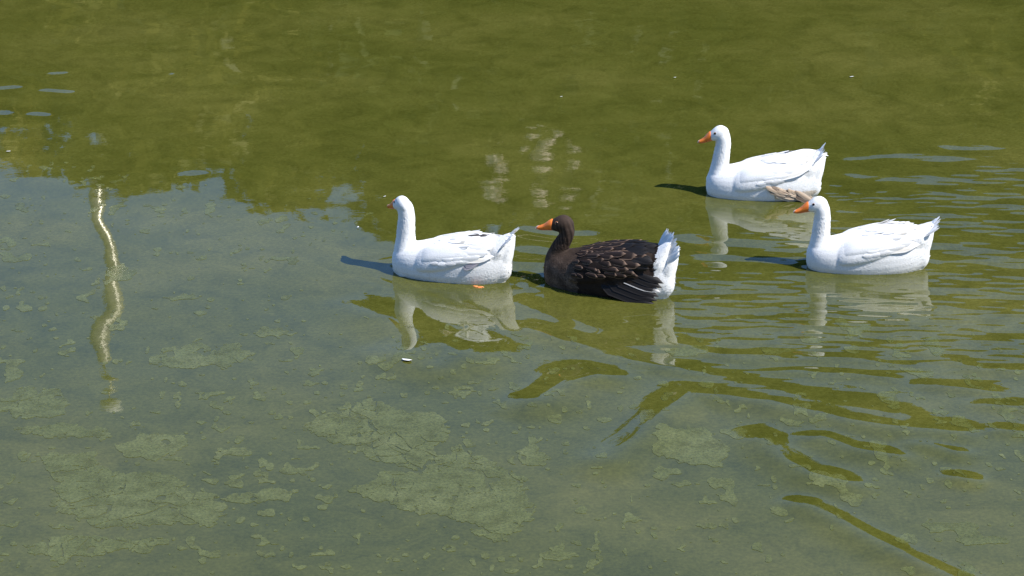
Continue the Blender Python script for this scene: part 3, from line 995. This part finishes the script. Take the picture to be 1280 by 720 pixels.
# ------------------------------------------------------------------ algae film: floating mats and flakes
def mat_material():
    m, nt, b = new_mat('algae_film')
    tc = N(nt, 'ShaderNodeTexCoord'); ge = N(nt, 'ShaderNodeNewGeometry')
    n1 = N(nt, 'ShaderNodeTexNoise', Scale=3.0, Detail=9.0, Roughness=.72)
    nt.links.new(ge.outputs['Position'], n1.inputs['Vector'])
    n2 = N(nt, 'ShaderNodeTexNoise', Scale=70.0, Detail=5.0, Roughness=.7)
    nt.links.new(ge.outputs['Position'], n2.inputs['Vector'])
    r = ramp(nt, n1.outputs['Fac'], [(.3, (.090, .098, .022)), (.5, (.108, .117, .030)), (.7, (.132, .140, .044))])
    r2 = ramp(nt, n2.outputs['Fac'], [(.33, (.60, .62, .56)), (.5, (1, 1, 1)), (.68, (1.3, 1.28, 1.3))])
    mx = N(nt, 'ShaderNodeMix', data_type='RGBA', blend_type='MULTIPLY'); mx.inputs[0].default_value = 1
    nt.links.new(r.outputs[0], mx.inputs[6]); nt.links.new(r2.outputs[0], mx.inputs[7])
    nt.links.new(mx.outputs[2], b.inputs['Base Color'])
    b.inputs['Roughness'].default_value = .06
    b.inputs['IOR'].default_value = 1.45
    bp = N(nt, 'ShaderNodeBump', Strength=.12, Distance=.0005)
    nt.links.new(n2.outputs['Fac'], bp.inputs['Height']); nt.links.new(bp.outputs[0], b.inputs['Normal'])
    tr = N(nt, 'ShaderNodeBsdfTransparent')
    n3 = N(nt, 'ShaderNodeTexNoise', Scale=9.0, Detail=7.0, Roughness=.7)
    nt.links.new(ge.outputs['Position'], n3.inputs['Vector'])
    fa = ramp(nt, n3.outputs['Fac'], [(.33, (.62, .62, .62)), (.48, (.22, .22, .22)), (.65, (.04, .04, .04))])
    ms = N(nt, 'ShaderNodeMixShader')
    nt.links.new(fa.outputs[0], ms.inputs[0]); nt.links.new(b.outputs[0], ms.inputs[1]); nt.links.new(tr.outputs[0], ms.inputs[2])
    nt.links.new(ms.outputs[0], nt.nodes['Material Output'].inputs[0])
    return m
FILM = mat_material()

def march(F, xs, ys):
    """polygons where F > 0 on a grid; returns vertices (x, y) and faces"""
    V, vid, faces = [], {}, []
    ny, nx = F.shape
    def node(j, i):
        k = (j, i)
        if k not in vid: vid[k] = len(V); V.append((xs[i], ys[j]))
        return vid[k]
    def cut(j0, i0, j1, i1):
        k = (j0, i0, j1, i1) if (j0, i0) < (j1, i1) else (j1, i1, j0, i0)
        if k not in vid:
            a, b = F[k[0], k[1]], F[k[2], k[3]]
            t = a / (a - b)
            vid[k] = len(V)
            V.append((xs[k[1]] + (xs[k[3]] - xs[k[1]]) * t, ys[k[0]] + (ys[k[2]] - ys[k[0]]) * t))
        return vid[k]
    pos = F > 0
    anyp = pos[:-1, :-1] | pos[1:, :-1] | pos[:-1, 1:] | pos[1:, 1:]
    for j, i in zip(*np.nonzero(anyp)):
        c = [(j, i), (j, i + 1), (j + 1, i + 1), (j + 1, i)]
        poly = []
        for k in range(4):
            a, b = c[k], c[(k + 1) % 4]
            if pos[a]: poly.append(node(*a))
            if pos[a] != pos[b]: poly.append(cut(*a, *b))
        if len(poly) >= 3: faces.append(tuple(poly))
    return V, faces

def components(nv, faces):
    par = list(range(nv))
    def find(a):
        while par[a] != a: par[a] = par[par[a]]; a = par[a]
        return a
    for f in faces:
        r0 = find(f[0])
        for k in f[1:]:
            r = find(k)
            if r != r0: par[r] = r0
    comp = {}
    for f in faces: comp.setdefault(find(f[0]), []).append(f)
    return list(comp.values())

THICK = .0015
def film_object(name, V, faces, parent=None):
    used = sorted({k for f in faces for k in f}); re = {k: n for n, k in enumerate(used)}
    xy = np.array([V[k] for k in used]); 
    z = height(xy[:, 0], xy[:, 1]) + THICK
    c = xy.mean(0)
    ed = {}
    fs = [tuple(re[k] for k in f) for f in faces]
    for f in fs:
        for a, b in zip(f, f[1:] + f[:1]):
            if (b, a) in ed: ed.pop((b, a))
            else: ed[(a, b)] = 1
    vs_ = [(x - c[0], y - c[1], zz) for (x, y), zz in zip(xy, z)]
    low = {}
    for a, b in list(ed):
        for k in (a, b):
            if k not in low:
                low[k] = len(vs_); p = vs_[k]; vs_ += [(p[0], p[1], p[2] - .0001), (p[0], p[1], p[2] - THICK * 2)]
        fs.append((low[b], low[a], low[a] + 1, low[b] + 1))
    o = link(name, mesh_from(name, vs_, fs), parent, FILM)
    o.location = (c[0], c[1], 0)
    return o

def poly_sdf(X, Y, pts):
    """positive inside"""
    d = np.full(X.shape, 1e9); ins = np.zeros(X.shape, bool)
    n = len(pts)
    for i in range(n):
        a, b = pts[i], pts[(i + 1) % n]
        dx, dy = b.x - a.x, b.y - a.y
        t = np.clip(((X - a.x) * dx + (Y - a.y) * dy) / (dx * dx + dy * dy), 0, 1)
        d = np.minimum(d, np.hypot(X - a.x - t * dx, Y - a.y - t * dy))
        cond = ((a.y > Y) != (b.y > Y)) & (X < (b.x - a.x) * (Y - a.y) / (b.y - a.y + 1e-12) + a.x)
        ins ^= cond
    return np.where(ins, d, -d)

MATS = [  # outline in photo pixels, crack density, label
    ([(184, 455), (210, 434), (245, 424), (262, 436), (300, 430), (334, 440), (322, 452), (298, 456), (286, 467), (262, 462), (248, 464), (215, 466)], .5, 'small split algae mat lying below the reflected lamp mast'),
    ([(372, 540), (384, 510), (428, 504), (462, 492), (500, 505), (552, 525), (568, 540), (545, 575), (520, 590), (470, 575), (430, 560)], 1.0, 'crazed algae mat joined to the tail of the pointed algae mat'),
    ([(432, 612), (470, 594), (520, 588), (552, 560), (583, 540), (604, 568), (658, 602), (664, 630), (640, 668), (590, 655), (540, 645), (480, 632)], .7, 'broad pointed algae mat with a peaked corner and fine cracks'),
    ([(50, 590), (66, 568), (118, 566), (140, 585), (200, 592), (262, 612), (278, 632), (262, 655), (190, 660), (120, 660), (66, 640)], .8, 'large frayed algae mat with swirled lobes'),
    ([(28, 538), (60, 526), (100, 526), (156, 540), (140, 550), (60, 548)], .4, 'narrow smooth algae mat above the frayed swirled mat'),
    ([(0, 500), (20, 480), (60, 482), (96, 492), (78, 520), (30, 522), (0, 512)], 1.3, 'broken algae mat of many small crumbs'),
    ([(20, 680), (60, 668), (120, 668), (215, 674), (180, 690), (80, 697), (30, 694)], .9, 'long flat algae mat under the frayed swirled mat'),
    ([(278, 624), (330, 610), (378, 612), (360, 626), (310, 632)], .3, 'spindle shaped smooth algae mat beside the frayed mat'),
    ([(148, 556), (172, 546), (226, 546), (236, 562), (190, 570), (158, 567)], .6, 'oval algae mat between frayed mat and crumbs'),
    ([(252, 578), (270, 560), (312, 560), (310, 585), (272, 586)], 1.2, 'crumbly little algae mat of loose flakes'),
    ([(306, 418), (330, 411), (370, 415), (352, 424), (318, 424)], .2, 'thin oblong algae mat beside the small split mat'),
    ([(800, 540), (830, 530), (880, 540), (912, 560), (900, 582), (860, 583), (815, 568)], .5, 'pale algae mat lying between the wake bands'),
    ([(600, 665), (640, 662), (638, 676), (615, 678)], .5, 'small algae scrap off the edge of the pointed mat'),
]
for k, (pts, crack, lab) in enumerate(MATS):
    P = [gp(*p) for p in pts]
    x0 = min(p.x for p in P) - .12; x1 = max(p.x for p in P) + .12; y0 = min(p.y for p in P) - .12; y1 = max(p.y for p in P) + .12
    xs = np.arange(x0, x1, .0065); ys = np.arange(y0, y1, .009)
    X, Y = np.meshgrid(xs, ys)
    F = poly_sdf(X, Y, P)
    ed_ = fbm(X * 26, Y * 20, 230 + k, 4) - .5
    F = F + .20 * (fbm(X * 5, Y * 4, 200 + k, 5) - .5) + .11 * ed_ - .012
    F = np.minimum(F, .035 + .30 * (fbm(X * 11, Y * 9, 250 + k, 3) - .34) + .10 * ed_)
    wx, wy = X + .10 * fbm(X * 6, Y * 6, 260 + k, 3), Y + .10 * fbm(X * 6 + 9, Y * 6, 270 + k, 3)
    cm = fbm(X * 2.2, Y * 2.2, 280 + k, 3)
    for sc, wd, th in ((3.2, .014, .34), (9.0, .012, .42)):
        cr = voronoi(wx * sc, wy * sc * .8, 290 + k) / sc
        w = wd * crack * np.clip((cm - th + .12) * 3.0, 0, 1) * (.4 + 1.2 * fbm(X * 12, Y * 12, 310 + k, 2))
        F = np.minimum(F, (cr - w * .45) * 1.0)
    V, faces = march(F, xs, ys)
    o = film_object('algae_mat', V, faces)
    setp(o, lab, 'algae mat', 'algae mats floating on the pond')

# scattered flakes
xs = np.arange(-3.4, 4.0, .0085); ys = np.arange(-3.75, 2.2, .0115)
X, Y = np.meshgrid(xs, ys)
dens = fbm(X * .9, Y * .8, 400, 3)
F = fbm(X * 8.5, Y * 6.5, 420, 3) - (.735 - .22 * (dens - .5) - .05 * sstep(1.2, 2.4, X) * sstep(-1.2, -2.2, Y))
F2 = fbm(X * 22, Y * 16, 440, 2) - (.775 - .22 * (fbm(X * 1.5, Y * 1.2, 460, 2) - .5))
F = np.maximum(F, F2 * .7) + .05 * (fbm(X * 40, Y * 30, 480, 2) - .5)
zone = sstep(2.0, .4, Y) if False else (1 - sstep(.3, 1.7, Y + .55 * X))
F = F - .35 * (1 - zone) - .2 * sstep(-.9, .4, Y) * sstep(.2, .8, X)
for g in GEESE.values():
    F = F - 1.0 * np.exp(-(((X - g['loc'].x) / .55) ** 2 + ((Y - g['loc'].y) / .45) ** 2))
for pts, _, _ in MATS:
    P = [gp(*p) for p in pts]
    x0 = min(p.x for p in P) - .1; x1 = max(p.x for p in P) + .1; y0 = min(p.y for p in P) - .1; y1 = max(p.y for p in P) + .1
    m = (X > x0) & (X < x1) & (Y > y0) & (Y < y1)
    F[m] -= .5 * sstep(-.07, .0, poly_sdf(X[m], Y[m], P))
V, faces = march(F, xs, ys)
cs = sorted(components(len(V), faces), key=len, reverse=True)
big = [c for c in cs if len(c) >= 55][:160]
rest = [f for c in cs[len(big):] if len(c) > 2 for f in c]
for c in big:
    setp(film_object('algae_flake', V, c), 'small thin olive green algae flake floating loose on the grey water', 'algae flake', 'loose algae flakes on the pond')
setp(film_object('algae_crumbs', V, rest), 'fine green algae crumbs strewn over the open water', 'algae crumbs', kind='stuff')

# ------------------------------------------------------------------ white specks: small shed feathers and petals
def shed_feather(px, py, L, ang, lab, group=None):
    p = gp(px, py)
    me = feather_data('covert', F_WHITE)
    o = bpy.data.objects.new('shed_feather', me); col.objects.link(o)
    o.location = (p.x, p.y, float(height(np.array([p.x]), np.array([p.y]))[0]) + .008)
    o.rotation_euler = (R(-12), R(-6), R(ang)); o.scale = (L, L, L)
    setp(o, lab, 'feather', group)
shed_feather(503, 453, .060, -25, 'small white shed feather floating below the lead goose')
for px, py, L, an in ((1062, 97, .03, 10), (479, 247, .022, 40), (447, 286, .02, 80), (8, 190, .03, 0), (842, 98, .02, 20), (700, 122, .018, 5)):
    shed_feather(px, py, L, an, 'tiny white feather fleck floating on the green water', 'white flecks on the water')
